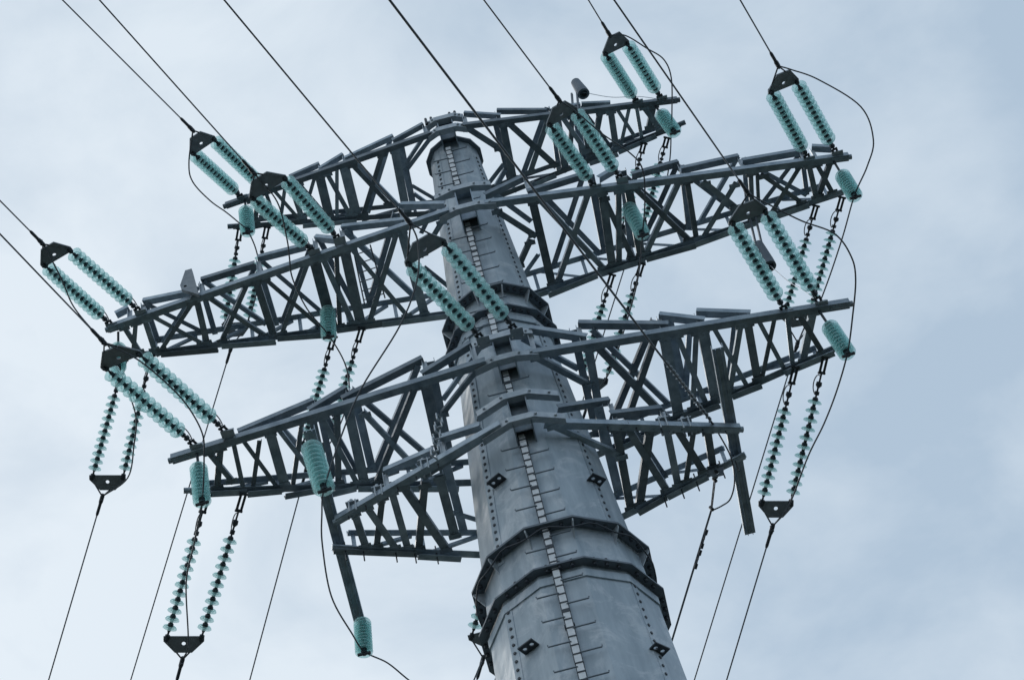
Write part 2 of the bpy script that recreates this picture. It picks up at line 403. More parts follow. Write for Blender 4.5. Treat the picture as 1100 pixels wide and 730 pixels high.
# ------------------------------------------------------------------ measured layout (metres)
ARMS = {"top":{"NBl":[[-4.26,-0.37,33.74],[-0.26,-0.76,33.74]],"FBl":[[-4.26,0.09,33.74],[-1.23,0.76,33.74]],"FTl":[[-3.42,0.28,33.87],[-1.35,0.74,33.94]],"NBr":[[0.34,-0.74,33.74],[4.24,-0.15,33.74]],"FBr":[[1.29,0.8,33.74],[4.22,0.37,33.74]],"FTr":[[1.34,0.79,33.96],[3.29,0.5,33.74]],"NT":[[[-3.0,-0.49,33.92],[-2.41,-0.55,34.01]],[[-2.41,-0.55,33.84],[-1.94,-0.6,34.04]],[[-1.93,-0.6,33.88],[-0.97,-0.69,34.08]],[[-1.0,-0.69,33.91],[-0.38,-0.75,34.12]],[[0.37,-0.73,34.17],[1.01,-0.64,33.91]],[[0.97,-0.64,34.12],[1.85,-0.51,33.9]],[[2.12,-0.47,33.97],[2.49,-0.41,33.95]],[[2.51,-0.41,33.97],[3.03,-0.33,33.89]]],"FBs":[[[-3.02,0.37,33.65],[-2.04,0.59,33.7]],[[-1.87,0.62,33.55],[-1.23,0.76,33.79]],[[1.29,0.8,33.8],[1.76,0.73,33.74]],[[2.41,0.63,33.67],[2.96,0.55,33.61]],[[2.98,0.55,33.67],[3.74,0.44,33.75]]],"B":[[[-2.46,-0.51,33.74],[-2.51,0.44,33.74],0.171,"b"],[[-2.31,-0.46,33.74],[-2.14,0.45,33.74],0.086,"b"],[[-2.12,-0.54,33.74],[-2.38,0.48,33.74],0.068,"b"],[[-1.98,-0.53,33.74],[-2.02,0.53,33.74],0.188,"b"],[[-1.27,-0.58,33.74],[-1.91,0.58,33.74],0.086,"b"],[[-1.85,-0.59,33.74],[-1.36,0.52,33.74],0.086,"b"],[[-1.01,-0.65,33.74],[-1.11,0.77,33.74],0.154,"b"],[[-2.88,-0.47,33.74],[-2.57,0.36,33.74],0.086,"b"],[[-2.56,-0.48,33.74],[-2.73,-0.17,33.74],0.068,"b"],[[-3.32,-0.4,33.74],[-3.08,0.24,33.74],0.068,"b"],[[-3.15,-0.38,33.74],[-3.35,0.12,33.74],0.068,"b"],[[-3.01,-0.45,33.74],[-3.0,0.31,33.74],0.103,"b"],[[-3.79,-0.37,33.74],[-3.63,0.1,33.74],0.085,"b"],[[-3.65,-0.39,33.74],[-3.85,0.13,33.74],0.085,"b"],[[-3.49,-0.41,33.74],[-3.48,0.21,33.74],0.068,"b"],[[0.38,-0.68,33.74],[0.89,-0.05,33.74],0.119,"b"],[[1.02,-0.65,33.74],[0.97,0.66,33.74],0.137,"b"],[[1.14,-0.55,33.74],[1.81,0.6,33.74],0.12,"b"],[[1.84,-0.43,33.74],[1.28,0.62,33.74],0.103,"b"],[[2.01,-0.38,33.74],[1.96,0.75,33.74],0.138,"b"],[[2.1,-0.43,33.74],[2.42,0.48,33.74],0.086,"b"],[[2.29,-0.39,33.74],[2.09,0.48,33.74],0.086,"b"],[[2.47,-0.42,33.74],[2.48,0.63,33.74],0.137,"b"],[[2.82,-0.32,33.74],[2.49,0.6,33.74],0.103,"b"],[[3.0,-0.32,33.74],[2.96,0.59,33.74],0.12,"b"],[[3.13,-0.26,33.74],[3.34,0.37,33.74],0.069,"b"],[[3.33,-0.21,33.74],[3.08,0.44,33.74],0.069,"b"],[[3.48,-0.24,33.74],[3.47,0.39,33.74],0.069,"b"],[[3.6,-0.21,33.74],[3.82,0.32,33.74],0.103,"b"],[[3.81,-0.19,33.74],[3.62,0.33,33.74],0.103,"b"],[[-1.75,-0.36,34.06],[-1.19,0.88,34.09],0.087,"t"],[[-1.15,-0.49,34.09],[-1.82,0.71,34.05],0.086,"t"],[[-0.89,-0.45,34.11],[-0.97,0.94,34.1],0.121,"t"],[[-0.51,-0.46,34.13],[-0.9,-0.06,34.11],0.069,"t"],[[-0.33,-0.47,34.14],[-0.97,0.1,34.1],0.086,"t"],[[-0.89,0.4,34.11],[-0.61,0.74,34.12],0.07,"t"],[[-0.9,0.6,34.11],[-0.73,0.85,34.12],0.07,"t"],[[0.9,-0.37,34.11],[0.91,0.87,34.11],0.104,"t"],[[0.87,0.45,34.11],[0.54,0.77,34.13],0.087,"t"],[[0.88,0.59,34.11],[0.69,0.83,34.12],0.087,"t"],[[1.74,-0.25,34.06],[1.16,0.8,34.09],0.104,"t"],[[1.97,-0.29,34.04],[1.87,0.92,34.05],0.139,"t"],[[2.37,-0.27,34.02],[2.35,0.83,34.02],0.121,"t"],[[2.58,-0.17,34.01],[2.91,0.65,33.99],0.069,"t"]]},"mid":{"NBl":[[-6.45,-0.43,30.7],[-0.38,-1.0,30.7]],"FBl":[[-6.1,0.24,30.7],[-0.77,1.02,30.7]],"FTl":[[-5.8,0.28,31.03],[-0.97,0.99,31.31]],"NBr":[[0.36,-0.96,30.7],[6.59,-0.05,30.7]],"FBr":[[0.69,1.08,30.7],[6.42,0.62,30.7]],"FTr":[[0.65,1.09,31.35],[5.84,0.67,30.98]],"NT":[[[-6.3,-0.44,31.03],[-6.06,-0.46,31.1]],[[-5.81,-0.49,31.13],[-4.95,-0.57,30.93]],[[-4.74,-0.59,31.16],[-3.76,-0.68,31.1]],[[-3.7,-0.69,31.24],[-2.85,-0.77,31.11]],[[-2.67,-0.78,31.28],[-2.33,-0.82,31.0]],[[-2.18,-0.83,31.3],[-1.08,-0.94,30.85]],[[-1.1,-0.93,31.36],[-0.36,-1.0,30.93]],[[0.36,-0.96,30.94],[1.1,-0.85,31.37]],[[1.07,-0.85,30.88],[2.16,-0.69,31.22]],[[2.33,-0.67,31.01],[2.69,-0.62,31.27]],[[2.88,-0.59,30.98],[3.74,-0.46,31.2]],[[3.73,-0.47,30.95],[4.78,-0.31,31.13]],[[4.8,-0.31,30.96],[5.85,-0.15,31.05]],[[6.05,-0.13,31.12],[6.37,-0.08,31.01]]],"FBs":[[[-5.76,0.29,30.71],[-4.78,0.43,30.58]],[[-4.72,0.44,30.72],[-3.79,0.58,30.58]],[[-3.76,0.58,30.69],[-2.75,0.73,30.56]],[[-2.73,0.73,30.73],[-1.94,0.85,30.71]],[[-1.94,0.85,30.74],[-0.78,1.02,30.66]],[[0.69,1.08,30.68],[1.04,1.05,30.66]],[[1.0,1.06,30.56],[1.92,0.98,30.66]],[[1.98,0.98,30.7],[2.79,0.91,30.65]],[[2.81,0.91,30.66],[3.7,0.84,30.59]],[[3.7,0.84,30.62],[4.82,0.75,30.74]],[[5.2,0.72,30.7],[5.79,0.67,30.7]]],"B":[[[-6.19,-0.4,30.7],[-6.1,0.16,30.7],0.08,"b"],[[-5.97,-0.43,30.7],[-6.19,0.14,30.7],0.08,"b"],[[-5.81,-0.41,30.7],[-5.84,0.23,30.7],0.096,"b"],[[-5.64,-0.43,30.7],[-5.02,0.35,30.7],0.08,"b"],[[-4.91,-0.56,30.7],[-5.76,0.28,30.7],0.08,"b"],[[-4.84,-0.68,30.7],[-4.95,0.39,30.7],0.112,"b"],[[-4.63,-0.51,30.7],[-3.94,0.55,30.7],0.08,"b"],[[-3.92,-0.65,30.7],[-4.71,0.43,30.7],0.08,"b"],[[-3.79,-0.64,30.7],[-3.81,0.63,30.7],0.128,"b"],[[-3.62,-0.61,30.7],[-2.98,0.63,30.7],0.08,"b"],[[-2.85,-0.73,30.7],[-3.69,0.61,30.7],0.08,"b"],[[-2.73,-0.73,30.7],[-2.79,0.75,30.7],0.192,"b"],[[-2.58,-0.69,30.7],[-2.43,0.77,30.7],0.096,"b"],[[-2.33,-0.81,30.7],[-2.67,0.77,30.7],0.08,"b"],[[-2.19,-0.82,30.7],[-2.3,0.79,30.7],0.176,"b"],[[-2.06,-0.74,30.7],[-1.49,0.84,30.7],0.08,"b"],[[-1.25,-0.89,30.7],[-2.14,0.78,30.7],0.096,"b"],[[-1.17,-0.87,30.7],[-1.18,0.98,30.7],0.16,"b"],[[-0.43,-0.9,30.7],[-0.98,-0.26,30.7],0.095,"b"],[[0.44,-0.83,30.7],[1.04,-0.07,30.7],0.111,"b"],[[1.11,-0.84,30.7],[1.11,1.04,30.7],0.145,"b"],[[0.94,-0.05,30.7],[0.59,0.49,30.7],0.097,"b"],[[1.24,-0.77,30.7],[2.07,0.98,30.7],0.096,"b"],[[2.05,-0.62,30.7],[1.2,1.03,30.7],0.097,"b"],[[2.3,-0.61,30.7],[2.21,0.94,30.7],0.145,"b"],[[2.58,-0.54,30.7],[2.33,0.98,30.7],0.097,"b"],[[2.3,-0.55,30.7],[2.6,0.94,30.7],0.097,"b"],[[2.76,-0.53,30.7],[2.75,0.9,30.7],0.145,"b"],[[2.87,-0.52,30.7],[3.61,0.79,30.7],0.096,"b"],[[3.64,-0.44,30.7],[2.82,0.88,30.7],0.097,"b"],[[3.77,-0.42,30.7],[3.75,0.87,30.7],0.097,"b"],[[4.03,-0.32,30.7],[4.55,0.43,30.7],0.112,"b"],[[4.6,-0.14,30.7],[3.84,0.86,30.7],0.097,"b"],[[4.87,-0.22,30.7],[4.78,0.7,30.7],0.081,"b"],[[4.98,-0.2,30.7],[4.9,0.7,30.7],0.064,"b"],[[5.04,-0.17,30.7],[5.68,0.64,30.7],0.081,"b"],[[5.73,-0.12,30.7],[5.14,0.65,30.7],0.081,"b"],[[5.89,-0.07,30.7],[5.94,0.58,30.7],0.097,"b"],[[6.03,-0.06,30.7],[6.25,0.64,30.7],0.081,"b"],[[6.27,-0.03,30.7],[5.98,0.61,30.7],0.097,"b"],[[-5.79,-0.14,31.1],[-5.81,0.35,31.1],0.097,"t"],[[-5.47,-0.17,31.11],[-5.01,0.38,31.13],0.081,"t"],[[-5.2,-0.17,31.13],[-5.74,0.36,31.1],0.081,"t"],[[-4.78,-0.2,31.14],[-4.82,0.49,31.14],0.097,"t"],[[-4.46,-0.24,31.16],[-3.93,0.6,31.18],0.081,"t"],[[-4.07,-0.26,31.18],[-4.63,0.44,31.15],0.081,"t"],[[-3.73,-0.27,31.19],[-3.76,0.68,31.19],0.098,"t"],[[-3.57,-0.57,31.2],[-2.92,0.69,31.23],0.081,"t"],[[-3.04,-0.3,31.22],[-3.67,0.67,31.19],0.081,"t"],[[-2.52,-0.35,31.25],[-2.33,0.89,31.25],0.098,"t"],[[-2.07,-0.7,31.27],[-1.29,0.9,31.3],0.098,"t"],[[-1.47,-0.4,31.29],[-2.12,0.84,31.26],0.098,"t"],[[-0.62,-0.7,31.33],[-0.88,-0.35,31.32],0.081,"t"],[[-0.99,0.34,31.32],[-0.71,0.81,31.33],0.082,"t"],[[-2.05,-0.51,31.27],[-2.09,0.85,31.27],0.081,"t"],[[0.75,-0.42,31.33],[1.03,-0.03,31.31],0.097,"t"],[[1.02,0.69,31.31],[0.73,1.01,31.33],0.082,"t"],[[1.43,-0.32,31.3],[2.09,1.0,31.27],0.098,"t"],[[1.86,-0.26,31.28],[1.22,1.03,31.31],0.098,"t"],[[2.2,-0.24,31.26],[2.18,0.99,31.26],0.131,"t"],[[2.73,-0.13,31.24],[2.65,1.01,31.24],0.131,"t"],[[3.04,-0.09,31.22],[3.66,0.89,31.2],0.098,"t"],[[3.45,-0.07,31.2],[2.87,0.91,31.23],0.098,"t"],[[3.76,-0.12,31.19],[3.71,0.89,31.19],0.098,"t"],[[4.01,-0.02,31.18],[4.57,0.74,31.15],0.098,"t"],[[4.47,0.05,31.16],[3.93,0.8,31.18],0.082,"t"],[[4.83,0.07,31.14],[4.79,0.72,31.14],0.082,"t"],[[5.22,0.12,31.13],[5.85,0.75,31.1],0.082,"t"],[[5.55,0.17,31.11],[5.04,0.72,31.13],0.082,"t"],[[5.86,0.17,31.1],[5.86,0.75,31.1],0.082,"t"]]},"low":{"NBl":[[-5.29,-0.91,26.12],[-0.34,-1.2,26.12]],"FBl":[[-5.2,-0.25,26.12],[-1.04,0.99,26.12]],"FTl":[[-4.9,-0.16,26.26],[-0.89,1.03,26.66]],"NBr":[[0.38,-1.13,26.12],[5.3,-0.55,26.12]],"FBr":[[1.22,1.05,26.12],[4.97,0.21,26.12]],"FTr":[[1.24,1.05,26.56],[4.95,0.21,26.27]],"NT":[[[-4.21,-0.97,26.25],[-2.99,-1.04,26.45]],[[-3.08,-1.04,26.24],[-2.45,-1.07,26.52]],[[-2.55,-1.07,26.27],[-1.22,-1.15,26.65]],[[-1.28,-1.14,26.28],[-0.45,-1.19,26.66]],[[0.45,-1.12,26.75],[1.26,-1.02,26.31]],[[1.2,-1.03,26.68],[2.52,-0.88,26.28]],[[2.43,-0.89,26.56],[3.07,-0.81,26.25]],[[3.0,-0.82,26.5],[3.78,-0.73,26.23]]],"FBs":[[[-4.91,-0.16,26.08],[-4.38,-0.0,26.1]],[[-4.37,0.0,26.04],[-3.86,0.15,26.09]],[[-3.82,0.16,25.96],[-3.29,0.32,26.09]],[[-3.13,0.37,25.98],[-2.75,0.48,26.1]],[[-2.73,0.49,26.1],[-1.22,0.94,26.01]],[[1.21,1.05,26.05],[2.48,0.77,26.09]],[[2.55,0.75,26.14],[3.05,0.64,26.03]],[[3.27,0.59,26.15],[3.75,0.48,26.05]],[[4.14,0.39,26.11],[4.95,0.21,26.05]]],"B":[[[-4.73,-0.9,26.12],[-4.53,-0.17,26.12],0.085,"b"],[[-4.51,-0.95,26.12],[-4.81,-0.13,26.12],0.099,"b"],[[-4.32,-0.92,26.12],[-4.42,-0.04,26.12],0.071,"b"],[[-4.15,-0.86,26.12],[-3.93,0.09,26.12],0.071,"b"],[[-3.93,-0.86,26.12],[-4.28,0.01,26.12],0.071,"b"],[[-3.74,-0.94,26.12],[-3.8,0.13,26.12],0.157,"b"],[[-3.59,-0.91,26.12],[-3.26,0.32,26.12],0.071,"b"],[[-3.23,-0.98,26.12],[-3.69,0.19,26.12],0.071,"b"],[[-3.06,-1.06,26.12],[-3.18,0.35,26.12],0.114,"b"],[[-2.92,-0.97,26.12],[-2.72,0.49,26.12],0.086,"b"],[[-2.66,-1.07,26.12],[-3.01,0.39,26.12],0.1,"b"],[[-2.5,-1.02,26.12],[-2.62,0.52,26.12],0.157,"b"],[[-2.31,-0.9,26.12],[-1.64,0.83,26.12],0.086,"b"],[[-1.4,-1.14,26.12],[-2.43,0.55,26.12],0.1,"b"],[[-1.27,-1.13,26.12],[-1.37,0.87,26.12],0.172,"b"],[[-0.42,-1.15,26.12],[-1.2,-0.4,26.12],0.085,"b"],[[0.47,-1.04,26.12],[1.18,-0.23,26.12],0.099,"b"],[[1.26,-1.06,26.12],[1.17,1.12,26.12],0.129,"b"],[[1.39,-0.96,26.12],[2.22,0.78,26.12],0.115,"b"],[[2.27,-0.82,26.12],[1.37,1.09,26.12],0.101,"b"],[[2.42,-0.87,26.12],[2.4,0.78,26.12],0.172,"b"],[[2.61,-0.83,26.12],[2.87,0.71,26.12],0.086,"b"],[[2.92,-0.82,26.12],[2.63,0.74,26.12],0.086,"b"],[[3.02,-0.82,26.12],[3.03,0.66,26.12],0.172,"b"],[[3.2,-0.71,26.12],[3.53,0.48,26.12],0.072,"b"],[[3.62,-0.75,26.12],[3.25,0.58,26.12],0.086,"b"],[[3.71,-0.74,26.12],[3.72,0.48,26.12],0.129,"b"],[[3.9,-0.61,26.12],[4.16,0.38,26.12],0.072,"b"],[[4.11,-0.6,26.12],[3.79,0.44,26.12],0.072,"b"],[[4.33,-0.65,26.12],[4.3,0.35,26.12],0.072,"b"],[[4.49,-0.66,26.12],[4.8,0.29,26.12],0.086,"b"],[[4.75,-0.61,26.12],[4.46,0.35,26.12],0.115,"b"],[[-3.55,-0.67,26.42],[-3.17,0.42,26.45],0.072,"t"],[[-2.97,-0.74,26.47],[-3.07,0.44,26.46],0.101,"t"],[[-2.87,-0.66,26.48],[-2.7,0.51,26.49],0.072,"t"],[[-2.4,-0.61,26.52],[-2.47,0.55,26.51],0.131,"t"],[[-2.19,-0.64,26.53],[-1.47,0.85,26.6],0.087,"t"],[[-1.4,-1.02,26.6],[-2.45,0.6,26.51],0.101,"t"],[[-1.15,-0.74,26.62],[-1.25,0.92,26.61],0.131,"t"],[[-0.41,-1.04,26.69],[-1.1,-0.36,26.63],0.072,"t"],[[0.78,-0.57,26.65],[1.05,-0.27,26.63],0.087,"t"],[[1.11,-0.6,26.63],[1.1,1.14,26.63],0.117,"t"],[[1.62,-0.54,26.58],[2.29,0.74,26.53],0.087,"t"],[[2.15,-0.53,26.54],[1.29,1.09,26.61],0.102,"t"],[[2.57,-0.59,26.5],[2.59,0.73,26.5],0.145,"t"],[[2.84,-0.52,26.48],[2.6,0.69,26.5],0.087,"t"],[[3.52,-0.47,26.42],[3.29,0.56,26.44],0.073,"t"]]},"small":{"NBl":[[-3.0,-0.32,24.48],[-0.62,-1.17,24.48]],"FBl":[[-3.18,0.16,24.48],[-1.12,1.02,24.48]],"FTl":[[-2.33,0.52,24.73],[-1.08,1.04,25.02]],"NBr":[[0.37,-1.09,24.48],[3.09,-0.08,24.48]],"FBr":[[1.22,0.97,24.48],[3.09,0.43,24.48]],"FTr":[[1.01,1.03,24.97],[2.09,0.72,24.83]],"NT":[[[-2.15,-0.63,24.9],[-1.34,-0.92,24.74]],[[-1.22,-0.96,24.91],[-0.6,-1.18,24.69]],[[0.55,-1.03,24.82],[1.33,-0.74,25.05]],[[1.27,-0.76,24.71],[2.05,-0.47,24.89]]],"FBs":[[[-2.01,0.65,24.41],[-1.4,0.9,24.39]],[[-3.18,0.16,24.46],[-2.01,0.65,24.48]],[[1.35,0.94,24.43],[1.82,0.8,24.46]],[[1.83,0.8,24.47],[2.49,0.61,24.46]]],"B":[[[-2.72,-0.44,24.48],[-2.72,0.34,24.48],0.11,"b"],[[-2.53,-0.49,24.48],[-2.29,0.53,24.48],0.11,"b"],[[-2.25,-0.56,24.48],[-2.57,0.38,24.48],0.096,"b"],[[-2.1,-0.62,24.48],[-2.13,0.59,24.48],0.11,"b"],[[-1.93,-0.69,24.48],[-1.57,0.83,24.48],0.124,"b"],[[-1.59,-0.63,24.48],[-1.98,0.64,24.48],0.11,"b"],[[-1.37,-0.69,24.48],[-1.4,0.61,24.48],0.138,"b"],[[-1.6,-0.69,24.48],[-0.68,-1.09,24.48],0.068,"b"],[[0.37,-1.09,24.48],[1.34,-0.1,24.48],0.095,"b"],[[1.31,-0.75,24.48],[1.26,0.92,24.48],0.124,"b"],[[1.45,-0.73,24.48],[1.86,0.79,24.48],0.11,"b"],[[1.81,-0.55,24.48],[1.4,0.91,24.48],0.124,"b"],[[2.03,-0.48,24.48],[2.03,0.74,24.48],0.111,"b"],[[2.16,-0.45,24.48],[2.46,0.6,24.48],0.11,"b"],[[2.43,-0.33,24.48],[2.15,0.68,24.48],0.083,"b"],[[2.62,-0.26,24.48],[2.6,0.57,24.48],0.111,"b"],[[-1.25,-0.31,24.98],[-1.28,0.99,24.98],0.126,"t"],[[-1.36,0.47,24.97],[-1.08,0.72,24.99],0.085,"t"],[[1.15,-0.3,24.99],[1.16,1.02,24.99],0.141,"t"],[[1.6,-0.21,24.95],[1.91,0.84,24.93],0.084,"t"]]}}
NEAR = {"N1":{"s":[[[-3.485,-0.466,33.84],[-4.003,-2.152,33.133]],[[-3.928,-0.393,33.84],[-4.409,-2.043,33.03]]],"c":[-4.274,-2.498,32.986],"e":[-16.741,-38.0,24.465]},"N2":{"s":[[[-2.226,-0.962,30.8],[-2.747,-2.794,30.19]],[[-2.695,-0.852,30.8],[-3.327,-2.625,30.125]]],"c":[-3.169,-3.091,30.066],"e":[-13.746,-38.0,21.688]},"N3":{"s":[[[-5.832,-0.539,30.8],[-6.483,-2.382,30.377]],[[-6.377,-0.428,30.8],[-6.941,-2.278,30.292]]],"c":[-6.815,-2.686,30.249],"e":[-16.008,-38.0,21.774]},"N4":{"s":[[[-4.354,-1.085,26.22],[-5.122,-3.127,25.934]],[[-4.868,-0.973,26.22],[-5.659,-3.011,25.97]]],"c":[-5.498,-3.504,25.848],"e":[-13.607,-38.0,17.569]},"N5":{"s":[[[0.264,-1.317,26.57],[-0.458,-3.384,26.353]],[[-0.262,-1.322,26.57],[-1.025,-3.339,26.135]]],"c":[-0.832,-4.01,26.088],"e":[-11.375,-38.0,17.931]},"N6":{"s":[[[3.972,-0.201,33.84],[3.456,-1.912,33.196]],[[3.521,-0.253,33.84],[3.034,-1.907,33.043]]],"c":[3.174,-2.227,33.043],"e":[-7.496,-38.0,24.458]},"N7":{"s":[[[2.677,-0.703,30.8],[2.102,-2.567,30.357]],[[2.215,-0.689,30.8],[1.643,-2.515,30.217]]],"c":[1.885,-2.902,30.201],"e":[-10.396,-38.0,21.777]},"N8":{"s":[[[6.409,-0.116,30.8],[5.8,-1.988,30.444]],[[5.915,-0.149,30.8],[5.336,-2.0,30.312]]],"c":[5.508,-2.461,30.266],"e":[-6.361,-38.0,21.736]},"N9":{"s":[[[4.88,-0.624,26.22],[4.203,-2.711,26.057]],[[4.336,-0.633,26.22],[3.691,-2.722,25.973]]],"c":[3.986,-3.174,25.905],"e":[-8.549,-38.0,17.547]}}
FAR = {"F1":{"s":[[[-4.134,0.113,33.68],[-4.913,1.66,32.984]],[[-3.65,0.22,33.68],[-4.493,1.754,32.99]]],"c":[-4.884,2.032,32.841],"e":[-51.977,70.567,2.0]},"F2":{"s":[[[-2.794,0.814,30.64],[-3.848,2.427,29.914]],[[-2.29,0.809,30.64],[-3.437,2.526,29.867]]],"c":[-3.868,2.775,29.756],"e":[-42.578,64.456,2.0]},"F3":{"s":[[[-6.359,0.182,30.64],[-7.503,1.915,29.86]],[[-5.893,0.228,30.64],[-6.995,2.053,29.819]]],"c":[-7.431,2.259,29.716],"e":[-49.669,63.849,2.0]},"F4":{"s":[[[-4.95,-0.173,26.06],[-6.205,1.741,25.199]],[[-4.42,-0.011,26.06],[-5.704,1.917,25.192]]],"c":[-6.069,2.12,25.064],"e":[-38.926,53.375,2.0]},"F6":{"s":[[[3.487,0.504,33.68],[2.712,1.833,33.082]],[[3.932,0.513,33.68],[3.139,1.854,33.076]]],"c":[2.77,2.231,32.905],"e":[-42.281,70.908,2.0]},"F7":{"s":[[[2.182,1.03,30.64],[1.205,2.548,29.957]],[[2.732,0.958,30.64],[1.599,2.704,29.854]]],"c":[1.224,2.975,29.749],"e":[-40.028,64.639,2.0]},"F8":{"s":[[[5.909,0.692,30.64],[4.926,2.329,29.903]],[[6.382,0.658,30.64],[5.391,2.353,29.877]]],"c":[5.065,2.802,29.683],"e":[-33.133,64.319,2.0]},"F9":{"s":[[[4.33,0.301,26.06],[3.324,2.156,25.225]],[[4.813,0.251,26.06],[3.765,2.25,25.16]]],"c":[3.415,2.518,25.051],"e":[-27.753,53.743,2.0]},"F5":{"s":[[[-0.35,1.25,26.06],[-1.65,3.304,25.137]],[[0.3,1.25,26.06],[-1.0,3.304,25.137]]],"c":[-1.55,3.659,24.977],"e":[-33.912,54.792,2.0]}}
CL = {"C1":[[-3.9,-0.386,33.74],[-3.898,-0.386,33.45],[-3.901,-0.386,32.73]],"C6":[[3.925,-0.151,33.74],[3.863,-0.151,33.459],[3.954,-0.151,32.768]],"C3":[[-6.323,-0.341,30.7],[-6.307,-0.341,30.284],[-6.307,-0.341,29.698]],"C8":[[6.407,-0.062,30.7],[6.331,-0.062,30.271],[6.351,-0.062,29.567]],"C2":[[-2.77,0.223,30.7],[-2.761,0.223,30.611],[-2.809,0.223,29.857]],"C7":[[2.671,-0.302,30.7],[2.678,-0.302,30.576],[2.738,-0.302,29.694]],"C4":[[-4.897,-0.934,26.12],[-4.878,-0.934,25.822],[-4.849,-0.934,24.985]],"C9":[[4.891,-0.584,26.12],[4.856,-0.584,25.74],[4.926,-0.584,24.99]],"S1":[[-3.013,-1.934,24.48],[-2.981,-1.934,24.361],[-2.873,-1.934,23.369]],"S2":[[-3.127,1.658,24.48],[-3.118,1.658,24.415],[-3.154,1.658,23.761]]}
W10 = [[2.742,-0.209,24.56],[-9.52,-38.0,15.49]]
F10 = [[2.626,0.508,24.44],[2.416,1.058,24.192],[-28.182,50.374,2.0]]
JUMP = {"J1":[[-4.27,-2.5,32.99],[-4.51,-1.95,32.88],[-4.55,-1.6,32.82],[-4.37,-1.17,32.78],[-4.16,-0.85,32.77],[-3.99,-0.56,32.75],[-3.9,-0.39,32.73],[-3.87,0.06,32.76],[-3.94,0.51,32.77],[-4.19,1.13,32.78],[-4.55,1.69,32.8],[-4.88,2.03,32.84]],"J2":[[-3.17,-3.09,30.07],[-2.96,-2.45,30.08],[-2.99,-1.77,30.03],[-3.04,-1.43,30.0],[-3.1,-1.01,29.96],[-3.02,-0.38,29.9],[-2.81,0.22,29.86],[-2.69,0.84,29.83],[-2.74,1.35,29.78],[-2.93,1.8,29.74],[-3.34,2.36,29.71],[-3.87,2.77,29.76]],"J3":[[-6.81,-2.69,30.25],[-6.72,-2.05,30.11],[-6.68,-1.55,29.98],[-6.5,-1.04,29.87],[-6.34,-0.68,29.8],[-6.31,-0.34,29.7],[-6.31,0.26,29.71],[-6.36,0.8,29.7],[-6.56,1.31,29.67],[-6.87,1.93,29.63],[-7.43,2.26,29.72]],"J4":[[-5.5,-3.5,25.85],[-5.15,-3.12,25.82],[-4.87,-2.68,25.72],[-4.67,-2.27,25.6],[-4.57,-1.83,25.43],[-4.64,-1.5,25.28],[-4.85,-0.93,24.99],[-5.22,-0.11,25.04],[-5.55,0.6,25.07],[-5.88,1.8,25.06],[-6.07,2.12,25.06]],"J5":[[-0.83,-4.01,26.09],[-0.8,-3.79,25.87],[-0.94,-3.44,25.5],[-1.33,-3.07,25.05],[-2.05,-2.65,24.43],[-2.48,-2.31,23.92],[-2.87,-1.93,23.37],[-3.03,-1.42,23.45],[-3.18,-0.79,23.53],[-3.32,0.3,23.64],[-3.23,1.2,23.72],[-3.15,1.66,23.76],[-2.89,2.1,23.85],[-2.68,2.59,23.89],[-2.38,3.25,23.94],[-1.97,3.58,24.18],[-1.55,3.66,24.98]],"J6":[[3.17,-2.23,33.04],[3.45,-2.11,33.1],[3.78,-1.75,33.11],[4.04,-1.45,33.1],[4.11,-1.06,33.06],[4.01,-0.41,33.01],[3.93,-0.03,32.98],[3.79,0.58,32.92],[3.49,1.39,32.85],[3.11,1.95,32.85],[2.77,2.23,32.91]],"J7":[[1.89,-2.9,30.2],[2.12,-2.62,30.17],[2.45,-2.15,30.09],[2.82,-1.72,30.01],[2.97,-1.39,29.93],[2.9,-0.86,29.82],[2.74,-0.3,29.69],[2.51,0.59,29.69],[2.14,1.49,29.69],[1.7,2.39,29.69],[1.22,2.97,29.75]],"J8":[[5.51,-2.46,30.27],[5.71,-2.35,30.23],[6.12,-2.08,30.15],[6.71,-1.51,29.93],[6.81,-0.95,29.73],[6.64,-0.53,29.64],[6.35,-0.06,29.57],[6.07,0.74,29.6],[5.7,1.65,29.62],[5.35,2.38,29.64],[5.06,2.8,29.68]],"J9":[[3.99,-3.17,25.91],[4.2,-2.99,25.84],[4.65,-2.62,25.71],[5.09,-2.32,25.6],[5.26,-1.96,25.45],[5.26,-1.62,25.33],[5.11,-1.09,25.16],[4.93,-0.58,24.99],[4.7,0.07,24.99],[4.44,0.67,25.01],[4.13,1.25,25.03],[3.71,2.14,25.01],[3.41,2.52,25.05]],"J10":[[2.74,-0.21,24.56],[2.87,0.27,24.37],[2.85,0.62,24.24],[2.73,0.88,24.15],[2.58,0.99,24.16],[2.42,1.06,24.19]]}
BEAM = [[[-2.971,-1.999,24.62],[-3.192,1.856,24.62]],[[2.992,-1.58,24.62],[2.99,2.138,24.62]]]
CHAIN = [[-1.15,-1.42,24.868],[-1.332,-1.42,24.098]]
MONP = [[-4.979,31.411],[-4.863,31.417],[-4.766,30.576],[-4.909,30.724],[-5.06,30.861],[-5.081,30.998]]
SLAD = [[-2.052,-0.719,30.7],[-1.751,-0.744,30.7],[-2.139,0.424,30.7],[-1.766,0.399,30.7]]
MON = [[[-4.858,-0.625,30.7],[-4.911,-0.685,31.035],[-4.915,-0.685,31.468],[-5.03,-0.685,30.89]],[[2.368,-0.43,33.74],[2.459,-0.49,34.36],[2.547,-0.49,34.744],[2.615,-0.49,34.245]],[[4.783,0.705,30.7],[4.68,0.645,29.883],[4.665,0.645,29.89],[4.693,0.645,29.186]]]

# ------------------------------------------------------------------ the pylon
PYLON = empty('power_pylon')
tag(PYLON, 'tall grey twelve-sided steel pole pylon with four lattice cross-arms', 'pylon')

